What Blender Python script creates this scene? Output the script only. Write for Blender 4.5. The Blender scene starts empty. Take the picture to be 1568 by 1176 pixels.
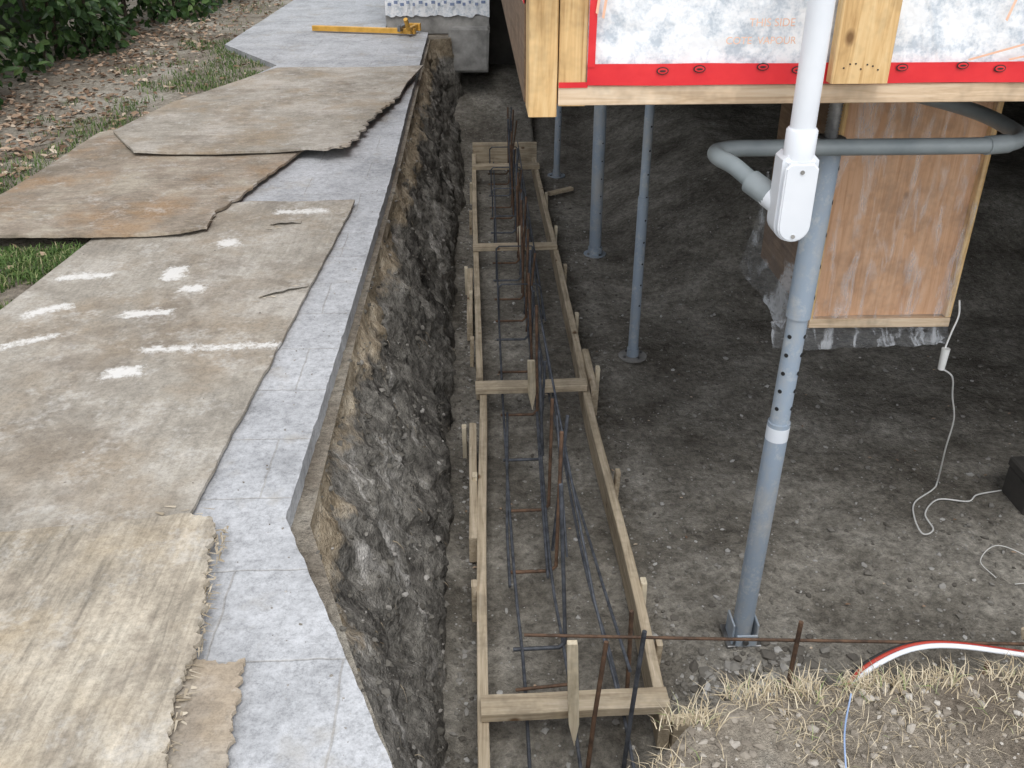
import bpy, bmesh, math, random
import numpy as np
from mathutils import Vector, noise, geometry, Matrix
random.seed(7); R=random.Random(7)
S=bpy.context.scene
COL=S.collection
def fbm(x,y,z=0.0,s=1.0,o=4):
    v=0;a=1.0;t=0
    for i in range(o):
        v+=a*noise.noise(Vector((x*s,y*s,z*s)));t+=a;a*=.5;s*=2.1
    return v/t
# ---------------------------------------------------------------- materials
class N:
    def __init__(s,name):
        s.m=bpy.data.materials.new(name);s.m.use_nodes=True
        s.t=s.m.node_tree;s.b=s.t.nodes['Principled BSDF'];s.out=s.t.nodes['Material Output']
        s.tc=s.t.nodes.new('ShaderNodeTexCoord')
    def n(s,ty,**k):
        q=s.t.nodes.new(ty)
        for a,b in k.items():setattr(q,a,b)
        return q
    def l(s,a,b):s.t.links.new(a,b)
    def map(s,sc=(1,1,1),rot=(0,0,0)):
        q=s.n('ShaderNodeMapping');q.inputs['Scale'].default_value=sc;q.inputs['Rotation'].default_value=rot
        s.l(s.tc.outputs['Object'],q.inputs['Vector']);return q.outputs[0]
    def noise(s,scale,detail=5,rough=.6,vec=None,dist=0):
        q=s.n('ShaderNodeTexNoise');q.inputs['Scale'].default_value=scale;q.inputs['Detail'].default_value=min(detail,4.5)
        q.inputs['Roughness'].default_value=rough;q.inputs['Distortion'].default_value=dist
        s.l(vec if vec is not None else s.tc.outputs['Object'],q.inputs['Vector']);return q.outputs['Fac']
    def vor(s,scale,feature='F1',vec=None,out='Distance',rnd=1):
        q=s.n('ShaderNodeTexVoronoi');q.feature=feature;q.inputs['Scale'].default_value=scale;q.inputs['Randomness'].default_value=rnd
        s.l(vec if vec is not None else s.tc.outputs['Object'],q.inputs['Vector']);return q.outputs[out]
    def ramp(s,fac,stops):
        q=s.n('ShaderNodeValToRGB');e=q.color_ramp.elements
        while len(e)<len(stops):e.new(.5)
        for i,(p,c) in enumerate(stops):
            e[i].position=p;e[i].color=(c,c,c,1) if isinstance(c,(int,float)) else (*c,1)
        s.l(fac,q.inputs['Fac']);return q.outputs['Color']
    def mix(s,fac,a,b,mode='MIX'):
        q=s.n('ShaderNodeMix',data_type='RGBA',blend_type=mode)
        if isinstance(fac,(int,float)):q.inputs[0].default_value=fac
        else:s.l(fac,q.inputs[0])
        for v,i in ((a,6),(b,7)):
            if isinstance(v,(tuple,list)):q.inputs[i].default_value=(*v,1)
            elif isinstance(v,(int,float)):q.inputs[i].default_value=(v,v,v,1)
            else:s.l(v,q.inputs[i])
        return q.outputs[2]
    def math(s,op,a,b=None):
        q=s.n('ShaderNodeMath',operation=op)
        for v,i in ((a,0),(b,1)):
            if v is None:continue
            if isinstance(v,(int,float)):q.inputs[i].default_value=v
            else:s.l(v,q.inputs[i])
        return q.outputs[0]
    def bump(s,h,st=.5,d=.01,prev=None):
        q=s.n('ShaderNodeBump');q.inputs['Strength'].default_value=st;q.inputs['Distance'].default_value=d
        s.l(h,q.inputs['Height'])
        if prev is not None:s.l(prev,q.inputs['Normal'])
        return q.outputs[0]
    def fin(s,col,rough=.8,normal=None,metal=0,spec=None):
        if isinstance(col,(tuple,list)):s.b.inputs['Base Color'].default_value=(*col,1)
        else:s.l(col,s.b.inputs['Base Color'])
        if isinstance(rough,(int,float)):s.b.inputs['Roughness'].default_value=rough
        else:s.l(rough,s.b.inputs['Roughness'])
        s.b.inputs['Metallic'].default_value=metal
        if spec is not None:s.b.inputs['Specular IOR Level'].default_value=spec
        if normal is not None:s.l(normal,s.b.inputs['Normal'])
        return s.m
def simple(name,c1,c2,scale=8,rough=.6,bs=60,bst=.2,metal=0,spec=.4,p=(.35,.65)):
    q=N(name);n1=q.noise(scale,4);c=q.ramp(n1,[(p[0],c1),(p[1],c2)])
    return q.fin(c,rough,q.bump(q.noise(bs,2),bst,.004),metal,spec)
def soil(name,dark,mid,light,speck=(.25,.24,.22),spk=.04,bst=.9):
    q=N(name)
    c=q.ramp(q.noise(1.5,5,.75),[(.34,dark),(.5,mid),(.64,light)])
    c=q.mix(.8,c,q.ramp(q.noise(26,5,.85),[(.34,.4),(.5,.95),(.68,1.6)]),'MULTIPLY')
    v=q.vor(70,out='Color');sp=q.n('ShaderNodeSeparateColor');q.l(v,sp.inputs[0])
    d=q.vor(70)
    m=q.math('MULTIPLY',q.math('LESS_THAN',sp.outputs[0],spk),q.math('LESS_THAN',d,.33))
    c=q.mix(m,c,speck)
    return q.fin(c,.95,q.bump(q.noise(18,5,.9),bst,.022),0,.15)
m_floor=soil('soil_floor',(.105,.094,.078),(.195,.18,.153),(.31,.29,.252),(.36,.35,.33),.03)
def wallmat():
    q=N('trench_wall_soil')
    g=q.n('ShaderNodeSeparateXYZ');q.l(q.tc.outputs['Object'],g.inputs[0]);z=g.outputs[2]
    c=q.ramp(q.noise(2.4,5,.82,q.map((1,1,.4),(.35,0,0)),.8),[(.36,(.050,.046,.041)),(.45,(.13,.121,.107)),(.56,(.22,.207,.182)),(.66,(.42,.40,.37))])
    c=q.mix(.8,c,q.ramp(q.noise(20,5,.85),[(.36,.28),(.5,.95),(.66,1.6)]),'MULTIPLY')
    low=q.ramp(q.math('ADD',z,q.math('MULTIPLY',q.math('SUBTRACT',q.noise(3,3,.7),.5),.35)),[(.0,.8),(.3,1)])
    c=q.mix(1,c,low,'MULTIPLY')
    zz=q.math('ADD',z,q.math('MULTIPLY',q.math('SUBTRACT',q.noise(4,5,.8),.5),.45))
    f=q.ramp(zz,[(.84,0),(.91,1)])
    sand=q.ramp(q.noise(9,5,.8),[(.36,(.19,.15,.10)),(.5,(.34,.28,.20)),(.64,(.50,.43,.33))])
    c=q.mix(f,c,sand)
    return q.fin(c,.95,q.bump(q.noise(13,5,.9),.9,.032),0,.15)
m_wall=wallmat()
def groundmat():
    q=N('garden_soil')
    c=q.ramp(q.noise(1.3,5,.75),[(.36,(.19,.16,.125)),(.5,(.30,.265,.215)),(.64,(.43,.40,.34))])
    c=q.mix(.75,c,q.ramp(q.noise(35,5,.88),[(.34,.35),(.5,.95),(.68,1.5)]),'MULTIPLY')
    return q.fin(c,.95,q.bump(q.noise(30,5,.9),.9,.025),0,.15)
m_ground=groundmat()
def pavemat():
    q=N('concrete_paver')
    br=q.n('ShaderNodeTexBrick');br.offset=.5;br.inputs['Scale'].default_value=1
    br.inputs['Brick Width'].default_value=.60;br.inputs['Row Height'].default_value=.30;br.inputs['Mortar Size'].default_value=.004;br.inputs['Mortar Smooth'].default_value=.8
    br.inputs['Color1'].default_value=(.41,.418,.43,1);br.inputs['Color2'].default_value=(.44,.448,.46,1);br.inputs['Mortar'].default_value=(.355,.35,.34,1)
    wv=q.n('ShaderNodeVectorMath',operation='ADD')
    dn=q.n('ShaderNodeTexNoise');dn.inputs['Scale'].default_value=14;q.l(q.tc.outputs['Object'],dn.inputs['Vector'])
    sc=q.n('ShaderNodeVectorMath',operation='SCALE');sc.inputs['Scale'].default_value=.014;q.l(dn.outputs['Color'],sc.inputs[0])
    q.l(q.map((1,1,1)),wv.inputs[0]);q.l(sc.outputs[0],wv.inputs[1]);q.l(wv.outputs[0],br.inputs['Vector'])
    c=q.mix(.75,br.outputs['Color'],q.ramp(q.noise(2.6,5,.82),[(.36,.68),(.5,.98),(.64,1.16)]),'MULTIPLY')
    c=q.mix(.8,c,q.ramp(q.noise(45,5,.9),[(.36,.62),(.5,1),(.64,1.26)]),'MULTIPLY')
    c=q.mix(q.ramp(q.noise(1.9,5,.85,q.map((1,1,1),(0,0,2))),[(.54,0),(.66,.55)]),c,(.33,.30,.25))
    h=q.math('ADD',q.noise(24,5,.8),q.math('MULTIPLY',br.outputs['Fac'],-.5))
    return q.fin(c,.9,q.bump(h,.5,.006),0,.25)
m_pave=pavemat()
def plymat(name,c1,c2,c3,axis=1,paint=False,stain=(.34,.22,.12),grainy=.5,seed=0.0):
    q=N(name);sc=[14,14,14];sc[axis]=1.1
    g=q.noise(3.2,5,.65,q.map(tuple(sc)),.6)
    big=q.noise(1.7,5,.8,q.map((1,1,1),(0,0,seed)))
    c=q.ramp(big,[(.38,c1),(.5,c2),(.6,c3)])
    c=q.mix(grainy,c,q.ramp(g,[(.3,.5),(.5,.95),(.72,1.3)]),'MULTIPLY')
    c=q.mix(q.ramp(q.noise(1.7,5,.7,q.map((1,1,1),(0,0,seed+.5))),[(.48,0),(.64,.7)]),c,stain)
    c=q.mix(q.ramp(q.noise(2.4,5,.85,q.map((1,1,1),(0,0,1.1+seed))),[(.50,0),(.64,.6)]),c,(.18,.152,.12))
    c=q.mix(q.ramp(q.noise(6,5,.85,q.map((1,1,1),(0,0,2.1+seed))),[(.54,0),(.67,.5)]),c,(.53,.51,.47))
    c=q.mix(.6,c,q.ramp(q.noise(70,3,.9),[(.34,.62),(.5,1),(.66,1.28)]),'MULTIPLY')
    if paint:
        a=q.n('ShaderNodeVertexColor');a.layer_name='paint'
        f=q.math('ADD',a.outputs['Color'],q.math('MULTIPLY',q.math('SUBTRACT',q.noise(26,4,.9),.5),2.2))
        c=q.mix(q.ramp(f,[(.36,0),(.75,.85)]),c,(.72,.71,.68))
    return q.fin(c,.85,q.bump(g,.4,.005),0,.25)
m_plyA=plymat('plywood_weathered_fir',(.30,.265,.21),(.41,.36,.285),(.49,.44,.355),1,grainy=.85,stain=(.40,.32,.21))
m_plyB=plymat('plywood_dirty_grey',(.28,.255,.215),(.36,.33,.28),(.44,.41,.36),1,True,stain=(.29,.235,.17),grainy=.3,seed=.7)
m_plyC=plymat('plywood_brown_stained',(.22,.185,.14),(.31,.26,.205),(.39,.345,.275),0,stain=(.32,.205,.11),grainy=.4,seed=1.9)
m_plyD=plymat('plywood_bleached',(.29,.262,.217),(.365,.333,.283),(.45,.41,.355),0,stain=(.31,.24,.16),grainy=.4,seed=3.1)
def woodmat(name,axis,c1,c2,c3,knots=True,rough=.7):
    q=N(name);sc=[22,22,22];sc[axis]=1.3
    g=q.noise(2.2,5,.6,q.map(tuple(sc)),1.2)
    c=q.ramp(g,[(.3,c1),(.5,c2),(.7,c3)])
    if knots:
        sk=[5,5,5];sk[axis]=3.2
        v=q.vor(1.7,vec=q.map(tuple(sk)))
        c=q.mix(q.ramp(v,[(.05,.85),(.13,0)]),c,(.12,.055,.02))
    c=q.mix(.6,c,q.ramp(q.noise(5,4,.8),[(.36,.55),(.55,1.05)]),'MULTIPLY')
    return q.fin(c,rough,q.bump(g,.3,.003),0,.3)
fw_=((.30,.235,.16),(.46,.38,.27),(.58,.49,.37))
m_wy=woodmat('form_lumber_long',1,*fw_); m_wx=woodmat('form_lumber_cross',0,*fw_)
m_wz=woodmat('stake_lumber',2,(.5,.42,.29),(.66,.57,.42),(.74,.67,.53),False)
hw=((.42,.25,.10),(.62,.41,.19),(.70,.51,.27))
m_hz=woodmat('stud_lumber',2,*hw); m_hx=woodmat('plate_lumber',0,(.45,.32,.20),(.62,.47,.32),(.70,.57,.42))
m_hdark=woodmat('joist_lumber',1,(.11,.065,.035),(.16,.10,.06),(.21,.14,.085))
m_side=simple('red_brown_sheathing',(.16,.05,.03),(.28,.10,.05),6,.7)
m_plybox=woodmat('fir_plywood_panel',2,(.52,.28,.14),(.63,.37,.21),(.68,.43,.27))
def postmat(name,c,wear):
    q=N(name)
    col=q.mix(q.ramp(q.noise(14,5,.85),[(.52,0),(.66,.75)]),c,wear)
    col=q.mix(q.ramp(q.noise(5,5,.8,q.map((1,1,.5))),[(.47,0),(.66,.6)]),col,(.40,.385,.35))
    return q.fin(col,.5,q.bump(q.noise(60,2),.15,.003),.0,.5)
m_post=postmat('blue_grey_painted_steel',(.27,.325,.39),(.42,.44,.45))
m_steel=simple('worn_steel',(.12,.12,.12),(.3,.3,.3),20,.4,metal=.7)
m_hole=simple('hole_black',(.01,.01,.01),(.02,.02,.02))
m_pvcw=simple('white_pvc',(.64,.67,.71),(.74,.76,.79),3,.35,20,.05)
m_pvcg=simple('grey_pvc',(.19,.22,.23),(.28,.31,.32),5,.4,20,.08)
m_rust=simple('rusty_rebar',(.07,.044,.030),(.17,.10,.062),25,.8,150,.6)
m_rebar=simple('dark_rebar',(.055,.06,.07),(.13,.14,.16),25,.6,150,.6,metal=.3)
m_conc=simple('old_concrete',(.16,.155,.145),(.34,.33,.31),5,.9,30,.8)
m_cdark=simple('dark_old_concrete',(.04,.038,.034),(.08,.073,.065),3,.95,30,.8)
m_red=simple('red_sheathing_tape',(.60,.02,.03),(.72,.035,.04),6,.35,30,.2)
m_black=simple('black_print',(.015,.015,.015),(.03,.03,.03))
m_orange=simple('faint_orange_print',(.75,.42,.28),(.8,.52,.38))
m_blue=simple('blue_print',(.12,.17,.3),(.25,.3,.42))
m_yellow=simple('yellow_paint',(.5,.27,.04),(.68,.38,.07),12,.45)
m_redp=simple('red_plastic',(.30,.03,.02),(.40,.05,.03),5,.35)
m_cable=simple('white_cable',(.62,.62,.6),(.75,.75,.72),5,.4)
m_bluec=simple('blue_cable',(.25,.35,.55),(.35,.45,.65),5,.4)
def islandmat(name,stops,rough=.7,trans=False):
    q=N(name);g=q.n('ShaderNodeNewGeometry');c=q.ramp(g.outputs['Random Per Island'],stops)
    m=q.fin(c,rough,None,0,.3)
    if trans:
        t=q.n('ShaderNodeBsdfTranslucent');q.l(c,t.inputs[0]);mx=q.n('ShaderNodeMixShader');mx.inputs[0].default_value=.25
        q.l(q.b.outputs[0],mx.inputs[1]);q.l(t.outputs[0],mx.inputs[2]);q.l(mx.outputs[0],q.out.inputs[0])
    return m
m_peb=islandmat('pebble',[(0,(.10,.09,.077)),(.55,(.18,.168,.147)),(.85,(.27,.258,.235)),(1,(.46,.45,.43))],.9)
m_leaf=islandmat('hedge_leaf',[(0,(.02,.045,.015)),(.5,(.045,.095,.028)),(.85,(.08,.15,.045)),(1,(.14,.21,.07))],.45,True)
m_litter=islandmat('dry_leaf',[(0,(.13,.08,.05)),(.4,(.27,.18,.12)),(.75,(.42,.31,.22)),(1,(.55,.47,.37))],.8)
m_grass=islandmat('grass_blade',[(0,(.05,.10,.025)),(.6,(.11,.19,.05)),(.85,(.2,.26,.09)),(1,(.42,.38,.22))],.6,True)
m_straw=islandmat('dead_grass',[(0,(.34,.27,.17)),(.5,(.49,.41,.28)),(.83,(.62,.54,.40)),(.9,(.60,.52,.38)),(1,(.16,.24,.06))],.7)
m_root=islandmat('root_fibre',[(0,(.16,.12,.08)),(.6,(.32,.26,.18)),(1,(.46,.40,.30))],.8)
m_bark=simple('bark',(.05,.035,.025),(.1,.08,.06),20,.9)
m_splint=islandmat('wood_splinter',[(0,(.28,.23,.16)),(.6,(.42,.36,.27)),(1,(.54,.48,.38))],.8)
m_crumb=islandmat('dirt_crumbs',[(0,(.14,.125,.10)),(.7,(.26,.24,.21)),(1,(.45,.43,.40))],.9)
def wrapmat():
    q=N('house_wrap')
    c=q.ramp(q.noise(16,4,.78),[(.38,(.48,.53,.58)),(.47,(.67,.70,.73)),(.55,(.80,.81,.82))])
    h=q.math('ADD',q.noise(5,3,.6,q.map((1,1,.5),(0,.6,0)),1.5),q.math('MULTIPLY',q.noise(30,2),.2))
    return q.fin(c,.5,q.bump(h,.5,.03),0,.35)
m_wrap=wrapmat()
def filmmat(name,alpha=.25,rot=.9):
    q=N(name)
    nz=q.noise(4,4,.6,q.map((5,1,1.0),(0,rot,0)),.4)
    w=q.ramp(nz,[(.5,alpha*.15),(.62,alpha),(.7,alpha*.3)])
    q.fin((.75,.77,.8),.2,q.bump(nz,.7,.03),0,.6)
    t=q.n('ShaderNodeBsdfTransparent');mx=q.n('ShaderNodeMixShader')
    q.l(w,mx.inputs[0]);q.l(t.outputs[0],mx.inputs[1]);q.l(q.b.outputs[0],mx.inputs[2]);q.l(mx.outputs[0],q.out.inputs[0])
    return q.m
m_film=filmmat('clear_poly_film',.34); m_film2=filmmat('draped_poly_film',.5,.3)
# ---------------------------------------------------------------- geometry helpers
def empty(name):
    e=bpy.data.objects.new(name,None);COL.objects.link(e);return e
def mk(name,v,f,mat,parent=None,smooth=False):
    me=bpy.data.meshes.new(name);me.from_pydata([tuple(a) for a in v],[],f);me.update()
    if smooth:
        me.polygons.foreach_set('use_smooth',[True]*len(me.polygons))
    o=bpy.data.objects.new(name,me);COL.objects.link(o)
    if mat:me.materials.append(mat)
    if parent:o.parent=parent
    return o
def mknp(name,V,F,mat,parent=None,smooth=False):
    me=bpy.data.meshes.new(name);nf,k=F.shape
    me.vertices.add(len(V));me.vertices.foreach_set('co',V.astype(np.float32).ravel())
    me.loops.add(nf*k);me.loops.foreach_set('vertex_index',F.astype(np.int32).ravel())
    me.polygons.add(nf);me.polygons.foreach_set('loop_start',np.arange(0,nf*k,k,dtype=np.int32))
    me.polygons.foreach_set('loop_total',np.full(nf,k,dtype=np.int32))
    me.update(calc_edges=True);me.validate()
    me.polygons.foreach_set('use_smooth',[smooth]*len(me.polygons))
    o=bpy.data.objects.new(name,me);COL.objects.link(o);me.materials.append(mat)
    if parent:o.parent=parent
    return o
def box(name,x,y,z,mat,parent=None,bev=.003,M=None,rag=0):
    bm=bmesh.new();bmesh.ops.create_cube(bm,size=1)
    c=Vector(((x[0]+x[1])/2,(y[0]+y[1])/2,(z[0]+z[1])/2))
    for v in bm.verts:
        v.co=Vector((v.co.x*(x[1]-x[0]),v.co.y*(y[1]-y[0]),v.co.z*(z[1]-z[0])))
    if bev:bmesh.ops.bevel(bm,geom=bm.edges[:],offset=bev,segments=1,affect='EDGES')
    if rag:
        for v in bm.verts:v.co+=Vector([R.uniform(-rag,rag) for _ in range(3)])
    if M:
        for v in bm.verts:v.co=M@v.co
    for v in bm.verts:v.co+=c
    me=bpy.data.meshes.new(name);bm.to_mesh(me);bm.free();me.materials.append(mat)
    o=bpy.data.objects.new(name,me);COL.objects.link(o)
    if parent:o.parent=parent
    return o
def board(name,p,q,w,t,mat,parent=None,bev=.003,roll=0,up=(0,0,1),warp=.004,nseg=10):
    p=Vector(p);q=Vector(q);d=(q-p).normalized();u=Vector(up);s=d.cross(u).normalized();u=s.cross(d).normalized()
    b=bev;prof=[(-t/2+b,-w/2),(t/2-b,-w/2),(t/2,-w/2+b),(t/2,w/2-b),(t/2-b,w/2),(-t/2+b,w/2),(-t/2,w/2-b),(-t/2,-w/2+b)]
    V=[];F=[];k=len(prof);sd=R.uniform(0,90)
    for i in range(nseg+1):
        f=i/nseg;c=p.lerp(q,f)+s*warp*noise.noise(Vector((f*2.2,sd,0)))+u*warp*.6*noise.noise(Vector((f*2.2,sd,9)))
        for a,bb in prof:V.append(c+s*a+u*bb)
    for i in range(nseg):
        for j in range(k):F.append((i*k+j,i*k+(j+1)%k,(i+1)*k+(j+1)%k,(i+1)*k+j))
    F.append(tuple(reversed(range(k))));F.append(tuple(nseg*k+j for j in range(k)))
    return mk(name,V,F,mat,parent)
def cr(pts,n=8):
    P=[Vector(p) for p in pts];P=[P[0]*2-P[1]]+P+[P[-1]*2-P[-2]];o=[]
    for i in range(1,len(P)-2):
        for j in range(n):
            t=j/n;a,b,c,d=P[i-1:i+3]
            o.append(.5*((2*b)+(c-a)*t+(2*a-5*b+4*c-d)*t*t+(3*b-a-3*c+d)*t**3))
    o.append(P[-2]);return o
def tube(name,pts,r,mat,parent=None,sides=12,smooth=True,curve=0,cap=True):
    P=cr(pts,curve) if curve else [Vector(p) for p in pts]
    rr=r if isinstance(r,(list,tuple)) else [r]*len(P)
    V=[];F=[];T=(P[1]-P[0]).normalized();a=T.orthogonal().normalized()
    for i,p in enumerate(P):
        if i<len(P)-1:
            T2=(P[i+1]-p)
            if i>0:T2=(T2.normalized()+(p-P[i-1]).normalized())
            if T2.length>1e-6:T=T2.normalized()
        else:T=(p-P[i-1]).normalized() if (p-P[i-1]).length>1e-6 else T
        a=(a-T*a.dot(T)).normalized();b=T.cross(a)
        for j in range(sides):
            an=2*math.pi*j/sides;V.append(p+(a*math.cos(an)+b*math.sin(an))*rr[i])
    for i in range(len(P)-1):
        for j in range(sides):F.append((i*sides+j,i*sides+(j+1)%sides,(i+1)*sides+(j+1)%sides,(i+1)*sides+j))
    nq=len(F)
    if cap:
        b0=len(V);V+=V[:sides];V+=V[(len(P)-1)*sides:len(P)*sides]
        F.append(tuple(b0+j for j in reversed(range(sides))));F.append(tuple(b0+sides+j for j in range(sides)))
    o=mk(name,V,F,mat,parent,False)
    if smooth:
        for i,pl in enumerate(o.data.polygons):pl.use_smooth=i<nq
    return o
def inpoly(x,y,P):
    c=False;n=len(P);j=n-1
    for i in range(n):
        xi,yi=P[i][:2];xj,yj=P[j][:2]
        if (yi>y)!=(yj>y) and x<(xj-xi)*(y-yi)/(yj-yi)+xi:c=not c
        j=i
    return c
def densify(P,step,jag=0,jf=6,flags=None):
    o=[];n=len(P)
    for i in range(n):
        a=Vector(P[i][:2]);b=Vector(P[(i+1)%n][:2]);L=(b-a).length;m=max(1,int(L/step));d=(b-a)/max(L,1e-6);nn=Vector((-d.y,d.x))
        J=jag if flags is None else flags.get(i,jag*.25)
        for k in range(m):
            p=a.lerp(b,k/m)
            if k>0 and J:
                p=p+nn*J*(fbm(p.x,p.y,i*3.3,jf,3)*1.5)
            o.append((p.x,p.y))
    return o
def sheet(name,P,step,zf,mat,thick=0,parent=None,hole=None,extra=None,smooth=False):
    pts=[Vector(p) for p in P];ed=[(i,(i+1)%len(P)) for i in range(len(P))]
    if hole:
        b=len(pts);pts+=[Vector(p) for p in hole];ed+=[(b+i,b+(i+1)%len(hole)) for i in range(len(hole))]
    if extra is None:
        xs=[p[0] for p in P];ys=[p[1] for p in P]
        x=min(xs)+step/2
        while x<max(xs):
            y=min(ys)+step/2
            while y<max(ys):
                if inpoly(x,y,P):pts.append(Vector((x+R.uniform(-.2,.2)*step,y+R.uniform(-.2,.2)*step)))
                y+=step
            x+=step
    else:
        pts+=[Vector(p) for p in extra if not(hole and inpoly(p[0],p[1],hole))]
    vo,_,fo,_,_,_=geometry.delaunay_2d_cdt(pts,ed,[],0,1e-5,False)
    F=[]
    for f in fo:
        cx=sum(vo[i].x for i in f)/len(f);cy=sum(vo[i].y for i in f)/len(f)
        if not inpoly(cx,cy,P) or (hole and inpoly(cx,cy,hole)):continue
        F.append(tuple(f))
    V=[(v.x,v.y,zf(v.x,v.y)) for v in vo]
    o=mk(name,V,F,mat,parent,smooth)
    if thick:
        md=o.modifiers.new('sol','SOLIDIFY');md.thickness=thick;md.offset=-1
    return o
# ---------------------------------------------------------------- excavation
ring=[((-.47,2.05),(-.13,2.25)),((-.47,3.3),(-.15,3.3)),((-.455,5),(-.15,5)),((-.46,7),(-.15,7)),((-.46,8.6),(-.11,8.6)),((-.46,10.2),(-.13,10.2)),
 ((-.25,10.28),(-.1,10.5)),((-.25,11.7),(-.1,11.5)),((6,11.7),(5.9,11.5)),((6,1.6),(5.9,1.95)),((1.4,1.47),(1.4,2.0)),((1.19,1.46),(1.19,1.98)),((.78,1.43),(.8,1.95)),
 ((.5,1.40),(.62,1.92)),((.41,1.33),(.5,1.75)),((.31,1.22),(.34,1.5)),((.2,1.05),(.2,1.25)),((.0,1.0),(.05,1.2)),((-.13,1.12),(-.03,1.4)),((-.28,1.5),(-.1,1.8))]
T=[];B=[]
n=len(ring)
for i in range(n):
    a,b=ring[i];c,d=ring[(i+1)%n];a,b,c,d=map(Vector,(a,b,c,d))
    L=max((c-a).length,(d-b).length)
    st=.016 if (a.x<.2 and a.y<4.9) else .028 if (a.x<.6 and a.y<9) or a.y<2.5 and a.x<1.5 else .12
    m=max(1,int(L/st))
    for k in range(m):
        T.append(a.lerp(c,k/m));B.append(b.lerp(d,k/m))
ROWS=70;m=len(T);V=np.zeros((m*(ROWS+1),3))
prof=[(0,0),(.05,.03),(.12,.12),(.18,.20),(.45,.50),(.62,.70),(.68,.84),(1,1)]
def pf(v):
    for i in range(len(prof)-1):
        if v<=prof[i+1][0]:
            a,b=prof[i],prof[i+1];return a[1]+(b[1]-a[1])*(v-a[0])/(b[0]-a[0])
    return 1
ZT=1.038
for i in range(m):
    d=(B[i]-T[i]);dn=d.normalized()
    for r in range(ROWS+1):
        v=r/ROWS;z=ZT*(1-v)-.03*v;p=T[i]+d*pf(v)
        env=min(1,v*9)*min(1,(1-v)*4+.25)
        q=fbm(p.x,p.y,z*.6,2.2,4)*.12+fbm(p.x+9,p.y+z*.5,z*.6,8,4)*.07-abs(fbm(p.x,p.y-z*.4,z*.3,5,3))*.11+fbm(p.x,p.y,z,26,3)*.022
        p=p+dn*q*env
        V[i*(ROWS+1)+r]=(p.x,p.y,z+fbm(p.x,p.y,z,14,2)*.014*env)
F=[]
for i in range(m):
    j=(i+1)%m
    for r in range(ROWS):F.append((i*(ROWS+1)+r,i*(ROWS+1)+r+1,j*(ROWS+1)+r+1,j*(ROWS+1)+r))
WV=V
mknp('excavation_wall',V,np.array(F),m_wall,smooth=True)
def floorz(x,y):
    z=fbm(x,y,0,1.1,4)*.05+fbm(x,y,3,7,3)*.022
    if x<-.02: z+=max(0,(-.02-x))*.15
    if y>9.3:z+=min(.55,(y-9.3)*.35)*(1 if x<.6 else .4)
    if x>1.1 and y>5.5:z+=min(.5,(x-1.1)*.5)*min(1,(y-5.5)/1.2)*.9
    d=math.hypot(x-.97,y-2.52);z+=.05*math.exp(-(d/.2)**2)
    d=math.hypot(x-.98,y-2.33);z-=.05*math.exp(-(d/.1)**2)
    return z
xs=np.concatenate([np.arange(-.35,2.6,.026),np.arange(2.6,6.3,.12)]);ys=np.concatenate([np.arange(1.0,5.5,.026),np.arange(5.5,11.9,.06)])
V=np.array([(x,y,floorz(x,y)+noise.noise(Vector((x*30,y*30,0)))*.008) for x in xs for y in ys]);ny=len(ys)
F=np.array([(i*ny+j,(i+1)*ny+j,(i+1)*ny+j+1,i*ny+j+1) for i in range(len(xs)-1) for j in range(ny-1)])
mknp('excavated_ground',V,F,m_floor,smooth=True)
def gz(x,y):
    z=1.045
    if x<-1.75 and 0<y<20: z=1.06+fbm(x,y,0,.8,4)*.06+fbm(x,y,0,6,2)*.012
    elif x>.15 and y<1.7 and y>0 and x<4: z=1.035+fbm(x,y,0,2.5,4)*.05+fbm(x,y,0,14,3)*.022
    elif abs(x)>30 or abs(y)>30: z=1.0
    else: z=1.032
    return z
holeP=[(t.x,t.y) for t in T]
ext=[]
x=-7
while x<-1.5:
    y=.2
    while y<17:ext.append((x+R.uniform(-.03,.03),y+R.uniform(-.03,.03)));y+=.13
    x+=.13
x=.15
while x<2.4:
    y=.6
    while y<1.7:ext.append((x,y));y+=.022
    x+=.022
for x in range(-190,200,20):
    for y in range(-190,200,20):
        if abs(x)>20 or abs(y)>20:ext.append((x,y))
g=sheet('ground',[(-200,-200),(200,-200),(200,200),(-200,200)],1,gz,m_ground,hole=holeP,extra=ext,smooth=True)
hs={(round(a,4),round(b,4)) for a,b in holeP}
for v in g.data.vertices:
    if (round(v.co.x,4),round(v.co.y,4)) in hs:v.co.z=ZT
# ---------------------------------------------------------------- patio
pat=[(-.17,1.17),(-.185,1.22),(-.52,2.0),(-.50,3.2),(-.478,5),(-.485,7),(-.48,8.12),(-.48,10.25),(-.95,10.6),(-.95,16),(-2.3,16),(-2.32,13.0),(-2.41,9.57),(-1.71,8.46),(-2.13,6.75),(-1.9,5.2),(-1.77,4.04),(-1.79,3.22),(-1.85,.2),(-.1,.2),(-.08,.95)]
pz=lambda x,y:1.10+fbm(x,y,0,1.2,2)*.004
sheet('patio',densify(pat,.03,.005,20),.12,pz,m_pave,.062)
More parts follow.
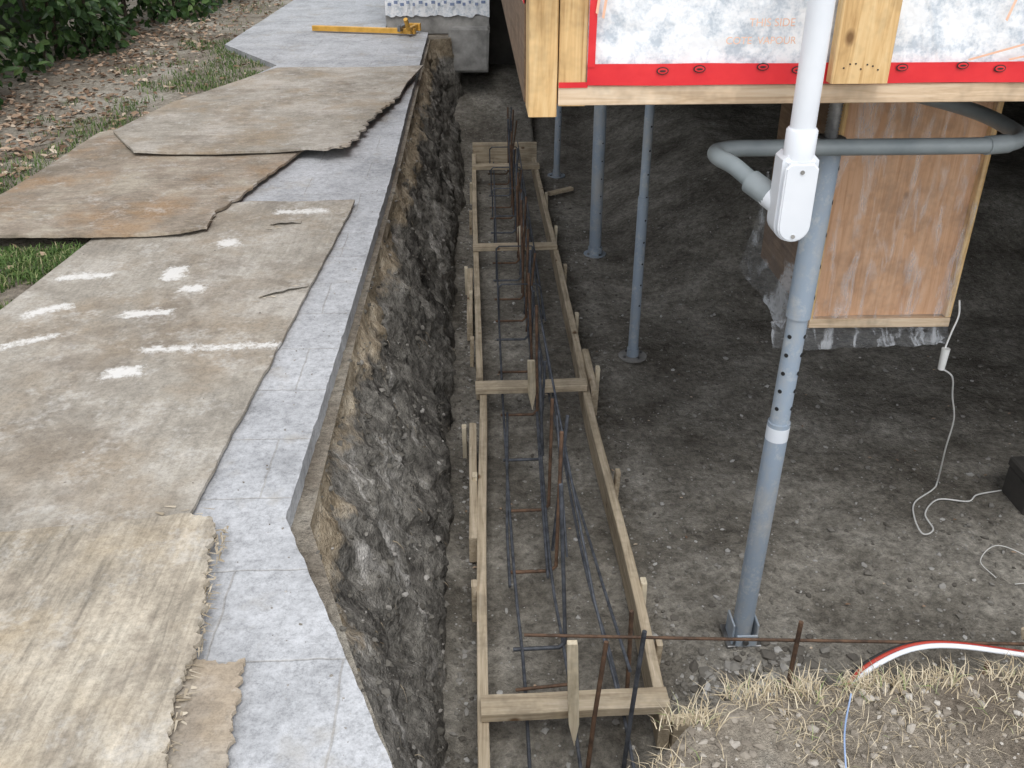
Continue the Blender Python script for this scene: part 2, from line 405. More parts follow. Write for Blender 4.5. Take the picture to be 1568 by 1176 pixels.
# ---------------------------------------------------------------- plywood sheets
def curl(P,amp,base,lift=None):
    def f(x,y):
        z=base+fbm(x,y,base*50,1.4,3)*amp
        if lift:
            for lx,ly,r,h in lift:z+=h*math.exp(-((x-lx)**2+(y-ly)**2)/(r*r))
        return z
    return f
Bp=[(-.62,4.60),(-1.15,4.64),(-1.72,4.4),(-1.76,4.05),(-1.84,3.22),(-1.9,1.75),(-.78,1.80),(-.77,1.98)]
o=sheet('plywood_sheet',densify(Bp,.02,.006,10,{0:.012,7:.006}),.028,curl(Bp,.006,1.120,[(-.62,4.6,.2,.012)]),m_plyB,.012)
marks=[(-.94,2.98,.24,.022,.05),(-1.20,2.80,.06,.035,.2),(-1.27,3.68,.045,.075,0),(-1.15,3.51,.05,.035,0),(-1.26,3.28,.09,.03,.1),(-1.65,3.32,.09,.03,.6),(-1.63,3.66,.11,.03,.1),(-1.12,4.03,.045,.05,.2),(-.86,4.46,.13,.03,0),(-1.6,3.05,.1,.02,.5)]
ca=o.data.color_attributes.new('paint','FLOAT_COLOR','POINT')
for i,v in enumerate(o.data.vertices):
    val=0
    for mx,my,hx_,hy,a in marks:
        dx=v.co.x-mx;dy=v.co.y-my;u=dx*math.cos(a)+dy*math.sin(a);w=-dx*math.sin(a)+dy*math.cos(a)
        dd=max(abs(u)-hx_,abs(w)-hy);val=max(val,min(1,max(0,.5-dd/.06)))
    ca.data[i].color=(val,val,val,1)
Cp=[(-2.36,4.02),(-1.40,4.11),(-1.25,4.17),(-1.27,4.37),(-1.17,4.85),(-1.08,5.28),(-1.02,5.6),(-2.05,6.3),(-2.37,6.0),(-2.42,4.6)]
sheet('plywood_sheet',densify(Cp,.02,.012,14,{0:.01,1:.03,3:.03,4:.03}),.05,curl(Cp,.010,1.140,[(-1.3,4.15,.15,.012),(-2.3,4.1,.5,.03)]),m_plyC,.013)
Dp=[(-1.62,8.02),(-.43,8.06),(-.52,7.4),(-.55,6.9),(-.65,6.36),(-.70,6.05),(-.76,5.47),(-.88,5.40),(-.99,5.46),(-1.5,5.40),(-1.97,5.42),(-2.26,5.94),(-2.12,6.74)]
sheet('plywood_sheet',densify(Dp,.02,.012,14,{3:.045,4:.045,5:.045,6:.05}),.05,curl(Dp,.014,1.160,[(-.8,5.45,.2,.022),(-.6,6.4,.25,.012),(-2,5.45,.2,.015)]),m_plyD,.013)
Ap=[(-1.95,1.78),(-1.3,1.90),(-.77,1.97),(-.69,1.945),(-.665,1.8),(-.655,1.72),(-.615,1.52),(-.63,1.41),(-.60,1.22),(-.58,.6),(-1.95,.6)]
sheet('plywood_sheet',densify(Ap,.006,.01,55,{2:.010,3:.018,4:.018,5:.018,6:.018,7:.018,8:.018}),.04,curl(Ap,.008,1.142,[(-.72,1.93,.08,.008)]),m_plyA,.013)
A2=[(-.66,1.50),(-.56,1.47),(-.515,1.485),(-.50,1.3),(-.49,1.22),(-.48,.7),(-.8,.7),(-.8,1.5)]
sheet('plywood_sheet',densify(A2,.006,.016,50),.04,curl(A2,.004,1.120),m_plyD,.010)
def splinters():
    V=[];F=[]
    def spl(x,y,z,L,w,a,tilt):
        d=Vector((math.cos(a),math.sin(a),tilt));s=Vector((-math.sin(a),math.cos(a),R.uniform(-.3,.3)))*w
        p=Vector((x,y,z));b=len(V)
        V.extend([p-s,p+s,p+d*L*.7+s*.7,p+d*L,p+d*L*.6-s*.6]);F.append((b,b+1,b+2,b+3,b+4))
    for i in range(260):
        y=R.uniform(1.1,1.93);x=-.668+(1.93-y)*.075+R.uniform(-.02,.022)
        spl(x,y,1.132+R.uniform(-.012,.008),R.uniform(.006,.035),R.uniform(.001,.004),R.choice([R.uniform(-.5,.5),R.uniform(-1.9,-1.2),R.uniform(-1.9,-1.2)]),R.uniform(-.25,.05))
    for cx,cy,z in ((-.73,3.5,1.125),(-.82,3.38,1.125),(-1.3,4.25,1.147),(-.8,5.45,1.172),(-.65,6.2,1.167),(-.95,4.2,1.125),(-.77,2.0,1.125)):
        for k in range(7):
            spl(cx+R.uniform(-.07,.07),cy+R.uniform(-.03,.03),z,R.uniform(.015,.045),R.uniform(.001,.004),R.uniform(2.6,3.6),R.uniform(.0,.1))
    mk('wood_splinters',V,F,m_splint)
splinters()
def veneer(pts,z,w=.035):
    V=[];F=[];n_=len(pts)
    for i,(x,y) in enumerate(pts):
        t=i/(n_-1);k=math.sin(t*math.pi)
        V.append((x,y+w*.9,z-.001));V.append((x+fbm(x,y,1,30,2)*.01,y-.004*k,z+.009*k))
    for i in range(n_-1):F.append((i*2,i*2+1,i*2+3,i*2+2))
    mk('lifted_veneer',V,F,m_plyB).modifiers.new('s','SOLIDIFY').thickness=.0018
veneer([(-.69+-.022*i,3.50-.012*i+R.uniform(-.008,.008)) for i in range(9)],1.124)
veneer([(-.84+-.02*i,4.28-.004*i+R.uniform(-.012,.012)) for i in range(8)],1.123)
# ---------------------------------------------------------------- formwork
fm=empty('footing_formwork')
RZ=.09
board('left_rail',(-.0,1.2,RZ),(-.0,4.45,RZ),.14,.038,m_wy,fm,warp=.02)
board('left_rail_far',(-.015,4.47,RZ),(-.025,9.0,RZ),.14,.038,m_wy,fm,warp=.02)
board('left_splice',(-.042,3.1,RZ-.005),(-.045,4.0,RZ+.01),.13,.036,m_wy,fm)
board('left_splice_far',(-.062,5.2,RZ),(-.06,6.1,RZ),.12,.036,m_wy,fm)
board('right_rail',(.585,2.12,RZ),(.565,5.0,RZ),.14,.038,m_wy,fm,warp=.02)
board('right_rail_far',(.563,5.02,RZ),(.555,8.9,RZ),.14,.038,m_wy,fm,warp=.02)
board('right_splice',(.603,4.3,RZ),(.60,4.75,RZ+.02),.16,.036,m_wy,fm)
board('return_board',(.61,2.13,RZ-.01),(1.2,2.16,RZ-.01),.14,.038,m_wx,fm)
for nm,y,x0,x1,w in (('cross_tie_near',2.17,-.02,.60,.085),('cross_tie_mid',4.33,-.03,.56,.085),('cross_tie_far',6.42,-.04,.57,.07),('cross_tie_last',8.5,-.04,.575,.085)):
    board(nm,(x0,y,.181),(x1,y+.012,.181),.038,w,m_wx,fm)
board('end_board',(-.04,9.02,.15),(.58,9.02,.15),.24,.038,m_wx,fm)
for i,(x,y,h) in enumerate([(-.04,2.78,.18),(-.04,3.52,.18),(-.085,3.95,.17),(-.055,4.9,.18),(-.06,5.6,.18),(-.085,6.0,.18),(-.06,7.2,.18),(-.06,8.0,.18),(.623,2.78,.17),(.613,3.55,.17),(.636,4.5,.20),(.605,5.3,.17),(.60,6.1,.17),(.598,6.9,.17),(.595,7.7,.17),(.622,2.5,.14)]):
    board('stake_%d'%i,(x,y,-.1),(x+R.uniform(-.01,.01),y+R.uniform(-.02,.02),h+R.uniform(-.01,.015)),.045,.022,m_wz if i%3 else m_wy,fm,up=(0,1,0),warp=0,nseg=2)
def pstake(nm,x,y,z0,z1,lean,w=.034):
    V=[];F=[]
    prof=[(z0,.05),(z0+.1,1),(z1-.01,1),(z1,.9)]
    for z,s in prof:
        k=(z-z0)/(z1-z0);cx=x+lean[0]*k;cy=y+lean[1]*k
        for a,b in((-1,-1),(1,-1),(1,1),(-1,1)):V.append((cx+a*w/2*s,cy+b*.010,z))
    for i in range(3):
        for j in range(4):F.append((i*4+j,i*4+(j+1)%4,i*4+4+(j+1)%4,i*4+4+j))
    F+=[(3,2,1,0),(12,13,14,15)]
    mk(nm,V,F,m_wz,fm)
pstake('pin_near',.285,2.112,.07,.52,(-.02,.0),.034);pstake('pin_mid',.27,4.27,.08,.38,(-.01,-.02),.04);pstake('pin_far',.31,6.36,.08,.36,(-.01,0),.045)
# ---------------------------------------------------------------- rebar
rb=empty('rebar_cage')
def bar(nm,pts,r=.0066,mat=None,curve=0):
    tube(nm,pts,r,mat or m_rebar,rb,6,True,curve)
bar('long_left',[(.12,1.2,.1),(.135,2.33,.09),(.12,2.95,.1),(.115,4.4,.1),(.13,6.3,.1),(.16,8.9,.11)],curve=4)
bar('long_left_lap',[(.10,2.85,.1),(.10,3.2,.1),(.135,4.2,.1)])
bar('long_mid',[(.30,1.2,.09),(.29,2.39,.09),(.27,2.95,.1),(.29,4.1,.1),(.30,6.3,.1),(.31,8.9,.11)],curve=4)
bar('long_mid_lap',[(.255,2.9,.1),(.262,3.25,.1),(.30,4.6,.1)])
bar('long_right',[(.46,1.2,.1),(.455,2.3,.12),(.41,2.8,.14),(.39,3.5,.14),(.385,5,.12),(.40,8.8,.11)],curve=4)
bar('long_right_b',[(.47,2.2,.3),(.43,3.0,.2),(.36,4.4,.12),(.35,6.5,.11)],curve=4)
bar('upper_bar',[(.31,4.2,.33),(.32,5.5,.38),(.33,8.8,.36)],.006,curve=4)
bar('upper_bar_b',[(.38,4.9,.30),(.385,8.8,.34)],.006)
y=2.55;i=0
while y<8.8:
    ln=R.uniform(-.035,.035);h=.70+R.uniform(-.06,.10);yy=y+R.uniform(-.04,.04)
    bar('dowel_%d'%i,[(.10,yy,.09),(.27,yy+.01,.085),(.292,yy+.01,.11),(.295+ln,yy+.02+R.uniform(-.06,.06),h)],.0078,m_rust if i%3 else m_rebar)
    if i%2 or y>4.5:bar('dowel_b_%d'%i,[(.29,yy+.17,.06),(.33+ln,yy+.13,h*R.uniform(.7,1))],.0068,m_rebar if i%2 else m_rust)
    if y>4.8 and i%2:bar('hoop_%d'%i,[(.12,yy,.1),(.12,yy,.32),(.14,yy,.34),(.36,yy,.34),(.38,yy,.32),(.40,yy,.1)],.0055)
    y+=.42 if y<5 else .32;i+=1
bar('sloped_brace',[(.31,3.3,.62),(.34,3.0,.12)],.005);bar('sloped_brace_b',[(.30,4.1,.66),(.40,2.6,.25),(.45,2.25,.12)],.006)
bar('cross_bar_near',[(.10,2.31,.11),(.30,2.33,.11)],.006,m_rust)
rh=empty('horizontal_rebar_guide')
tube('bar',[(.12,2.17,.5),(.8,2.13,.495),(1.7,2.07,.5),(2.6,2.0,.5)],.0052,m_rust,rh,8)
def rstake(x0,y0,x1,y1,z1,mat=m_rust):
    tube('rebar_stake',[(x0,y0,-.2),(x0+(x1-x0)*.5,y0+(y1-y0)*.5,z1*.45),(x1,y1,z1)],.0078,mat,None,8)
rstake(.31,2.03,.37,2.11,.52);rstake(.43,2.03,.485,2.11,.56,m_rebar);rstake(.945,2.08,.965,2.11,.58);rstake(1.47,1.95,1.55,2.05,.45)
rstake(.50,2.35,.49,2.35,.42)
# ---------------------------------------------------------------- jack posts
def post(x,y,r,ztop,kind,lean=(0,0),mat=None):
    e=empty('steel_jack_post');mat=mat or m_post
    z0=floorz(x,y)
    P=lambda z:(x+lean[0]*z,y+lean[1]*z,z)
    if kind==1:
        zl=1.0
        tube('lower_tube',[P(z0),P(zl)],r,mat,e,24)
        tube('upper_tube',[P(zl-.01),P(1.42)],r*.86,mat,e,24)
        tube('outer_sleeve',[P(1.38),P(1.93)],r*1.02,mat,e,24)
        tube('label_band',[P(.935),P(.985)],r+.0006,m_pvcw,e,24)
        for k in range(6):
            z=1.06+k*.065
            for s in (-1,1):
                c=Vector(P(z));d=Vector((s*.75,-.66,0)).normalized()
                tube('hole',[c+d*r*.80,c+d*(r*.86+.0015)],.007,m_hole,e,10)
        for k in range(5):
            z=1.45+k*.1;c=Vector(P(z));d=Vector((.9,-.43,0)).normalized();tube('hole',[c+d*r*.9,c+d*(r*1.02+.001)],.007,m_hole,e,10)
        box('base_plate',(x-.065,x+.065,),(y-.06,y+.06),(z0-.005,z0+.008),m_steel,e)
        box('shoe_front',(x-.035,x+.045),(y-.062,y-.054),(z0+.006,z0+.06),mat,e)
        for s in(-1,1):box('shoe_wing',(x+s*.045-.004,x+s*.045+.004),(y-.05,y+.04),(z0+.006,z0+.1),mat,e)
        tube('bolt',[(x,y-.062,z0+.03),(x,y-.07,z0+.03)],.012,m_steel,e,6)
    else:
        tube('lower_tube',[P(z0),P(1.0 if kind!=2 else 1.6)],r,mat,e,20)
        tube('upper_tube',[P(.98),P(1.93)],r*.85 if kind!=2 else r*.8,mat,e,20)
        for k in range(9):
            z=.35+k*.13;c=Vector(P(z));d=Vector((.5,-.86,0));q=r if z<1 else r*.85
            tube('hole',[c+d*q*.9,c+d*(q+.001)],.006,m_hole,e,8)
        rp=.085
        tube('base_flange',[(x,y,z0),(x,y,z0+.01)],rp,m_conc if kind==3 else mat,e,24)
        tube('flange_collar',[(x,y,z0+.01),(x,y,z0+.06)],r*1.2,mat,e,20)
        for k in range(4):
            a=k*1.57+.5;tube('anchor_bolt',[(x+.062*math.cos(a),y+.062*math.sin(a),z0+.01),(x+.062*math.cos(a),y+.062*math.sin(a),z0+.022)],.009,m_steel,e,6)
    pts=[];rr=[]
    for k in range(31):
        pts.append(P(1.93+k*.0045));rr.append(.016 if k%2 else .020)
    tube('screw_thread',pts,rr,m_steel,e,14)
    tube('collar',[P(1.905),P(1.935)],r*1.15,m_steel,e,20)
    X,Y,_=P(2.06);box('head_plate',(X-.07,X+.07),(Y-.07,Y+.07),(2.064,2.074),m_steel,e)
post(.965,2.60,.037,2.07,1,(.016,0))
post(.92,5.0,.03,2.07,3,(.0,0))
post(.885,6.68,.045,2.07,2,(-.006,0))
post(.76,8.8,.030,2.07,4,(.012,0))
# ---------------------------------------------------------------- house
H=empty('house')
WY=2.35;X0=.13
board('corner_stud_left',(.165,WY+.07,2.055),(.165,WY+.07,4.9),.14,.07,m_hz,H,up=(0,1,0),warp=0)
board('corner_stud_right',(.237,WY+.068,2.082),(.237,WY+.068,4.9),.14,.068,m_hz,H,up=(0,1,0),warp=0)
board('bottom_plate',(.203,WY+.062,2.106),(6.3,WY+.062,2.106),.046,.13,m_hx,H,bev=.002,warp=.003,nseg=30)
V=[];F=[];nx=260;nz=60
for i in range(nx+1):
    for j in range(nz+1):
        x=.272+(6.3-.272)*(i/nx)**1.6;z=2.13+2.77*(j/nz)**1.5
        V.append((x,WY+.012-abs(fbm(x,z,0,3.5,4))*.018*(0 if j==0 else 1)*min(1,abs(x-.272)*20),z))
for i in range(nx):
    for j in range(nz):F.append((i*(nz+1)+j,(i+1)*(nz+1)+j,(i+1)*(nz+1)+j+1,i*(nz+1)+j+1))
mk('house_wrap',V,F,m_wrap,H,True)
box('wall_core',(.275,6.3),(WY+.02,WY+.13),(2.131,4.9),m_hx,H,0)
def strip(nm,x0,x1,z0,z1,y,mat,n=80,amp=.002):
    V=[];F=[]
    horiz=(x1-x0)>(z1-z0)
    for i in range(n+1):
        f=i/n
        for s in(0,1):
            if horiz:
                x=x0+(x1-x0)*f;z=(z1 if s else z0)+fbm(x,s*7,0,3,3)*amp*2.5
            else:
                z=z0+(z1-z0)*f;x=(x1 if s else x0)+fbm(z,s*7,0,3,3)*amp*2.5
            V.append((x,y+fbm(x,z,5,9,2)*amp,z))
    for i in range(n):F.append((i*2,i*2+2,i*2+3,i*2+1) if horiz else (i*2,i*2+1,i*2+3,i*2+2))
    return mk(nm,V,F,mat,H)
strip('red_tape_bottom',.272,6.3,2.132,2.182,WY-.008,m_red,200)
strip('red_tape_side',.272,.290,2.175,4.9,WY-.010,m_red,80)
strip('red_tape_corner',.203,.274,2.126,2.140,WY-.007,m_red,10)
for i,x in enumerate([.455,.545,.70,.787,1.045,1.195,1.29,1.5,1.65]):
    for nm,rx,rz,mm,dy in(('logo_ring',.015,.009,m_black,-.0115),('logo_fill',.012,.0066,m_red,-.013),('logo_bar',.008,.0022,m_black,-.0145)):
        V=[(x+rx*math.cos(a*math.pi/12),WY+dy,2.166+rz*math.sin(a*math.pi/12)+ (i%3)*.004) for a in range(24)]
        mk(nm,V,[tuple(range(24))],mm,H)
def text(body,x,z,s,mat,y):
    cu=bpy.data.curves.new('t','FONT');cu.body=body;cu.size=s
    t=bpy.data.objects.new('t',cu);COL.objects.link(t);bpy.context.view_layer.update()
    me=bpy.data.meshes.new_from_object(t);bpy.data.objects.remove(t)
    for v in me.vertices:v.co=Vector((x+v.co.x,y,z+v.co.y))
    me.materials.clear();me.materials.append(mat)
    o=bpy.data.objects.new('printed_text',me);COL.objects.link(o);o.parent=H
text('THIS SIDE',.652,2.268,.026,m_orange,WY-.019)
text('COTE  VAPOUR',.60,2.228,.024,m_orange,WY-.019)
for i,(a,b,c,d) in enumerate([(.285,2.30,.30,2.42),(.30,2.29,.315,2.40),(1.20,2.19,1.42,2.25),(1.30,2.19,1.40,2.21),(1.27,2.28,1.30,2.40)]):
    w=.006;mk('red_marker_stroke',[(a,WY-.019,b),(a+w,WY-.019,b-w*.6),(c+w,WY-.019,d-w*.6),(c,WY-.019,d)],[(0,1,2,3)],m_orange,H)
board('strapping_board',(.93,WY-.03,2.14),(.932,WY-.03,4.8),.14,.038,m_hz,H,up=(1,0,0),warp=.003)
for i in range(7):
    x=.885+i*.014;z=2.175+R.uniform(-.012,.012)
    tube('nail_mark',[(x,WY-.0495,z),(x,WY-.052,z)],.0022,m_black,H,6)
box('side_sheathing',(X0+.001,X0+.012),(WY+.145,10.6),(2.30,4.9),m_side,H,0)
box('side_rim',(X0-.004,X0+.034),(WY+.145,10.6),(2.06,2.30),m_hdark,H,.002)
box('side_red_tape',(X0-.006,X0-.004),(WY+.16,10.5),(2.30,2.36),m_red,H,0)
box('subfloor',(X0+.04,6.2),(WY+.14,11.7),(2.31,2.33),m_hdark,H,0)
box('roof',(X0-.02,6.6),(2.33,12),(4.9,5.0),m_conc,H,.01)
box('front_rim',(X0+.04,6.2),(WY+.135,WY+.173),(2.082,2.305),m_hdark,H,.002)
x=.5
while x<6.2:
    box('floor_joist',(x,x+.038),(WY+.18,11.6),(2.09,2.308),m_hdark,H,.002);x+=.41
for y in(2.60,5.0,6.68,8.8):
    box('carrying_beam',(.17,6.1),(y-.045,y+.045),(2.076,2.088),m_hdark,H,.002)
box('rear_skirt_light_block',(-.1,6.2),(11.45,11.65),(.3,2.3),m_cdark,H,.01)  # added wall, closes the rear gap so no sky shows under the house
box('right_skirt_light_block',(5.75,5.95),(2.6,11.5),(-.1,2.3),m_cdark,H,.01)  # added on the right to block light and keep the underfloor dark
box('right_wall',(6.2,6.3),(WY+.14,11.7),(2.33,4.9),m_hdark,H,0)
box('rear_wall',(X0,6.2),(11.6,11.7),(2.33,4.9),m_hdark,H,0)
box('wing_foundation',(-.27,.15),(10.32,12.5),(.68,1.125),m_conc,H,.02,rag=.012)
box('wing_ledge',(-.93,.16),(10.52,12.5),(1.04,1.235),m_conc,H,.01,rag=.006)
V=[];F=[];nx=60;nz=30
for i in range(nx+1):
    for j in range(nz+1):
        x=-.93+1.09*i/nx;z=1.235+3.2*(j/nz)**1.7
        if j==0:z+=fbm(x,0,0,9,3)*.05-.01
        V.append((x,10.50+fbm(x,z,0,4,3)*.02,z))
for i in range(nx):
    for j in range(nz):F.append((i*(nz+1)+j,(i+1)*(nz+1)+j,(i+1)*(nz+1)+j+1,i*(nz+1)+j+1))
mk('wing_wrap',V,F,m_wrap,H,True)
box('wing_core',(-.93,.125),(10.54,12.5),(1.236,4.4),m_wrap,H,0)
for i in range(16):
    x=-.9+i*.065
    z=1.33+(i%2)*.02;w=R.uniform(.02,.05)
    mk('wing_print',[(x,10.465,z),(x+w,10.465,z),(x+w,10.465,z+.03),(x,10.465,z+.03)],[(0,1,2,3)],m_blue,H)
# ---------------------------------------------------------------- hanging plywood box
bx=empty('hanging_plywood_box')
by=3.2
box('front_panel',(1.275,1.79),(by+.03,by+.045),(1.085,2.07),m_plybox,bx,0)
board('bottom_rail',(1.262,by+.045,1.066),(1.81,by+.045,1.062),.038,.09,m_hx,bx,warp=0)
board('right_rail',(1.80,by+.045,1.085),(1.80,by+.045,2.07),.09,.022,m_hz,bx,up=(0,1,0),warp=0)
board('left_rail',(1.268,by+.045,1.085),(1.268,by+.045,2.07),.09,.012,m_hz,bx,up=(0,1,0),warp=0)
box('body',(1.28,1.79),(by+.09,by+.75),(1.05,2.07),m_hdark,bx,.003)
def film(nm,fn,nu,nv,mat):
    V=[fn(i/nu,j/nv) for i in range(nu+1) for j in range(nv+1)]
    F=[(i*(nv+1)+j,(i+1)*(nv+1)+j,(i+1)*(nv+1)+j+1,i*(nv+1)+j+1) for i in range(nu) for j in range(nv)]
    mk(nm,V,F,mat,bx,True)
film('front_film',lambda u,v:(1.27+.53*u,by-.006+fbm(u*2,v*3,0,2,3)*.012,1.09+.95*v),20,30,m_film)
film('side_film',lambda u,v:(1.262-.07*(1-v)**2+fbm(u*3,v*3,1,2,3)*.02,by+.02+.75*u,1.0+.45*v-.05*fbm(u,3,3,3,2)),24,24,m_film2)
film('bottom_film',lambda u,v:(1.14+.70*u+fbm(u*3,v*3,1,2,3)*.01,by+.02+.06*v+fbm(u*3,v*3,5,2,3)*.05,1.045-.10*(1-v)*(1-.3*abs(u-.5))+fbm(u*4,v,5,2,3)*.04),40,12,m_film2)
# ---------------------------------------------------------------- conduit
cd=empty('electrical_conduit')
tube('white_riser',[(.772,2.2,2.0+.12*k) for k in range(21)],.030,m_pvcw,cd,32)
tube('riser_socket',[(.772,2.2,1.985),(.772,2.2,2.055),(.772,2.2,2.06)],[.037,.037,.033],m_pvcw,cd,28)
def stadium(nm,cx,z0,z1,w,y0,y1,mat,bev=.006):
    pts=[]
    r=w/2
    for k in range(13):
        a=math.pi+math.pi*k/12;pts.append((r*math.cos(a),z0+r+r*math.sin(a)))
    pts+=[(r,z1-.012),(r-.012,z1),(-r+.012,z1),(-r,z1-.012)]
    bm=bmesh.new();vs=[bm.verts.new((cx+p[0],y0,p[1])) for p in pts];f=bm.faces.new(vs)
    e=bmesh.ops.extrude_face_region(bm,geom=[f])
    for v in [q for q in e['geom'] if isinstance(q,bmesh.types.BMVert)]:v.co.y=y1
    bmesh.ops.recalc_face_normals(bm,faces=bm.faces)
    ed=[q for q in bm.edges if abs(q.verts[0].co.y-q.verts[1].co.y)<1e-5 ]
    bmesh.ops.bevel(bm,geom=ed,offset=bev,segments=3,affect='EDGES')
    me=bpy.data.meshes.new(nm);bm.to_mesh(me);bm.free();me.materials.append(mat)
    o=bpy.data.objects.new(nm,me);COL.objects.link(o);o.parent=cd
stadium('access_body',.772,1.785,2.0,.088,2.165,2.25,m_pvcw,bev=.012)
stadium('access_cover',.772,1.79,1.985,.080,2.155,2.166,m_pvcw,bev=.004)
for z in(1.805,1.965):tube('cover_screw',[(.772,2.156,z),(.772,2.152,z)],.005,m_conc,cd,12)
tube('back_hub',[(.76,2.235,1.86),(.735,2.275,1.875)],.032,m_pvcw,cd,20)
tube('coupling',[(.74,2.265,1.872),(.70,2.32,1.895)],.031,m_pvcg,cd,20)
tube('grey_loop',[(.74,2.265,1.872),(.70,2.32,1.898),(.665,2.37,1.922),(.637,2.42,1.93),(.645,2.475,1.93),(.70,2.505,1.93),(.80,2.508,1.93),(1.1,2.508,1.93),(1.36,2.51,1.93),(1.46,2.525,1.93),(1.53,2.58,1.93),(1.56,2.68,1.93),(1.555,2.85,1.935),(1.50,3.0,1.94),(1.38,3.12,1.95),(1.15,3.2,1.96)],.0225,m_pvcg,cd,18,curve=6)
tube('pipe_coupling',[(1.40,2.512,1.93),(1.47,2.53,1.93)],.026,m_pvcg,cd,18)
cc=empty('extension_cord')
tube('cord',[(1.822,3.19,1.16),(1.828,3.18,1.10),(1.81,3.17,1.03),(1.80,3.17,.95),(1.81,3.18,.88),(1.90,3.24,.80),(1.97,3.32,.66),(2.05,3.4,.5),(2.09,3.47,.3),(2.16,3.58,.05),(2.13,3.55,.02),(2.0,3.45,.02),(1.95,3.33,.02),(1.94,3.22,.02),(2.0,3.25,.02),(2.01,3.36,.025),(2.12,3.47,.02),(2.25,3.45,.02),(2.32,3.5,.02),(2.45,3.53,.02)],.0036,m_cable,cc,8,curve=8)
tube('plug',[(1.80,3.16,.97),(1.80,3.16,.88)],[.016,.013],m_cable,cc,10)
wl=empty('wire_loop');tube('wire',[(2.12,2.92,.02),(2.1,3.02,.03),(2.2,3.08,.06),(2.33,3.0,.03),(2.3,2.9,.02),(2.18,2.88,.02)],.002,m_cable,wl,6,curve=8)
pt=empty('water_tubing')
base=[(.60,1.15,.93),(.72,1.33,.98),(.785,1.42,1.01),(.82,1.455,1.035),(.885,1.49,1.05),(.967,1.52,1.055),(1.06,1.53,1.05),(1.2,1.51,1.04),(1.5,1.45,1.02),(2.0,1.3,1.0)]
for i,(nm,mat,off) in enumerate((('red_tube',m_redp,(-.004,.010,-.002)),('white_tube',m_pvcw,(0,0,0)),('dark_tube',m_black,(-.010,.018,-.008)))):
    tube(nm,[tuple(Vector(p)+Vector(off)) for p in base],.0058,mat,pt,10,curve=8)
cc2=empty('blue_cable');tube('cable',[(.62,1.0,1.05),(.68,1.15,1.06),(.72,1.28,1.07),(.78,1.4,1.05)],.002,m_bluec,cc2,6,curve=8)
tb=empty('tool_box')
for nm,x,y,z,mt in(('body',(2.36,2.72),(3.35,3.55),(.0,.15),m_cdark),('lid',(2.355,2.725),(3.345,3.555),(.152,.20),m_cdark),('tray',(2.42,2.66),(3.39,3.51),(.201,.215),m_yellow),('latch',(2.44,2.48),(3.33,3.346),(.12,.18),m_yellow),('latch_b',(2.60,2.64),(3.33,3.346),(.12,.18),m_yellow)):
    box(nm,(x[0]+.10,x[1]+.10),y,z,mt,tb,.008)
tube('handle',[(2.54,3.45,.21),(2.55,3.45,.25),(2.64,3.45,.265),(2.73,3.45,.25),(2.74,3.45,.21)],.01,m_black,tb,8,curve=5)
cl=empty('bar_clamp')
a=Vector((-1.67,10.32,1.14));b=Vector((-.60,10.05,1.14));d=(b-a).normalized()
board('bar',a,b,.05,.06,m_yellow,cl,warp=0)
s=d.cross(Vector((0,0,1)))
p=a.lerp(b,.97);board('fixed_jaw',p-s*.16+Vector((0,0,.02)),p+s*.12+Vector((0,0,.02)),.06,.035,m_yellow,cl,warp=0)
board('jaw_tip',p-s*.16-d*.09+Vector((0,0,.02)),p-s*.16+d*.04+Vector((0,0,.02)),.07,.04,m_yellow,cl,warp=0)
p2=a.lerp(b,.88);board('sliding_jaw',p2-s*.06+Vector((0,0,.04)),p2+s*.13+Vector((0,0,.04)),.06,.03,m_steel,cl,warp=0)
tube('screw',[p2+s*.1+Vector((0,0,.05)),p2+s*.1+d*.1+Vector((0,0,.1))],.012,m_steel,cl,8)
tube('grip',[p+s*.12+Vector((0,0,.04)),p+s*.2+Vector((0,0,.14))],.022,m_yellow,cl,10)
board('wood_offcut',(.64,8.15,.03),(.86,8.27,.04),.03,.05,m_wx,None,warp=0)
board('wood_offcut',(1.30,1.62,1.0),(1.36,1.44,1.08),.03,.05,m_wx,None,warp=0)
# ---------------------------------------------------------------- scatters
bm=bmesh.new();bmesh.ops.create_icosphere(bm,subdivisions=1,radius=1);bm.verts.ensure_lookup_table()
IV=np.array([v.co[:] for v in bm.verts]);IF=np.array([[v.index for v in f.verts] for f in bm.faces]);bm.free()
rng=np.random.default_rng(3)
def rocks(name,P,sizes,mat):
    k=len(P)
    sc=rng.uniform(.6,1.25,(k,1,3))*np.array([1,1,.7]);jit=rng.uniform(.6,1.3,(k,12,1))
    V=IV[None]*jit*sc;a=rng.uniform(0,6.28,k);c,s_=np.cos(a)[:,None],np.sin(a)[:,None]
    x=V[:,:,0]*c-V[:,:,1]*s_;y=V[:,:,0]*s_+V[:,:,1]*c;V[:,:,0]=x;V[:,:,1]=y
    V=V*np.array(sizes)[:,None,None]+np.array(P)[:,None,:]
    F=(IF[None]+np.arange(k)[:,None,None]*12).reshape(-1,3)
    return mknp(name,V.reshape(-1,3),F,mat)
P=[];Z=[]
def addrock(x,y,s):
    P.append((x,y,floorz(x,y)+s*.15));Z.append(s)
for i in range(9500):
    t=R.random()
    if t<.22:x=R.gauss(-.08,.03);y=R.uniform(1.9,9)
    elif t<.36:x=R.gauss(.68,.06);y=R.uniform(2,9)
    elif t<.5:x=R.uniform(.02,.56);y=R.uniform(1.7,9)
    elif t<.66:x=R.uniform(.6,2.6);y=R.uniform(2.0,3.4)
    else:x=R.uniform(.6,3.2);y=R.uniform(2.0,7.5)
    addrock(x,y,.0025+.012*R.random()**4)
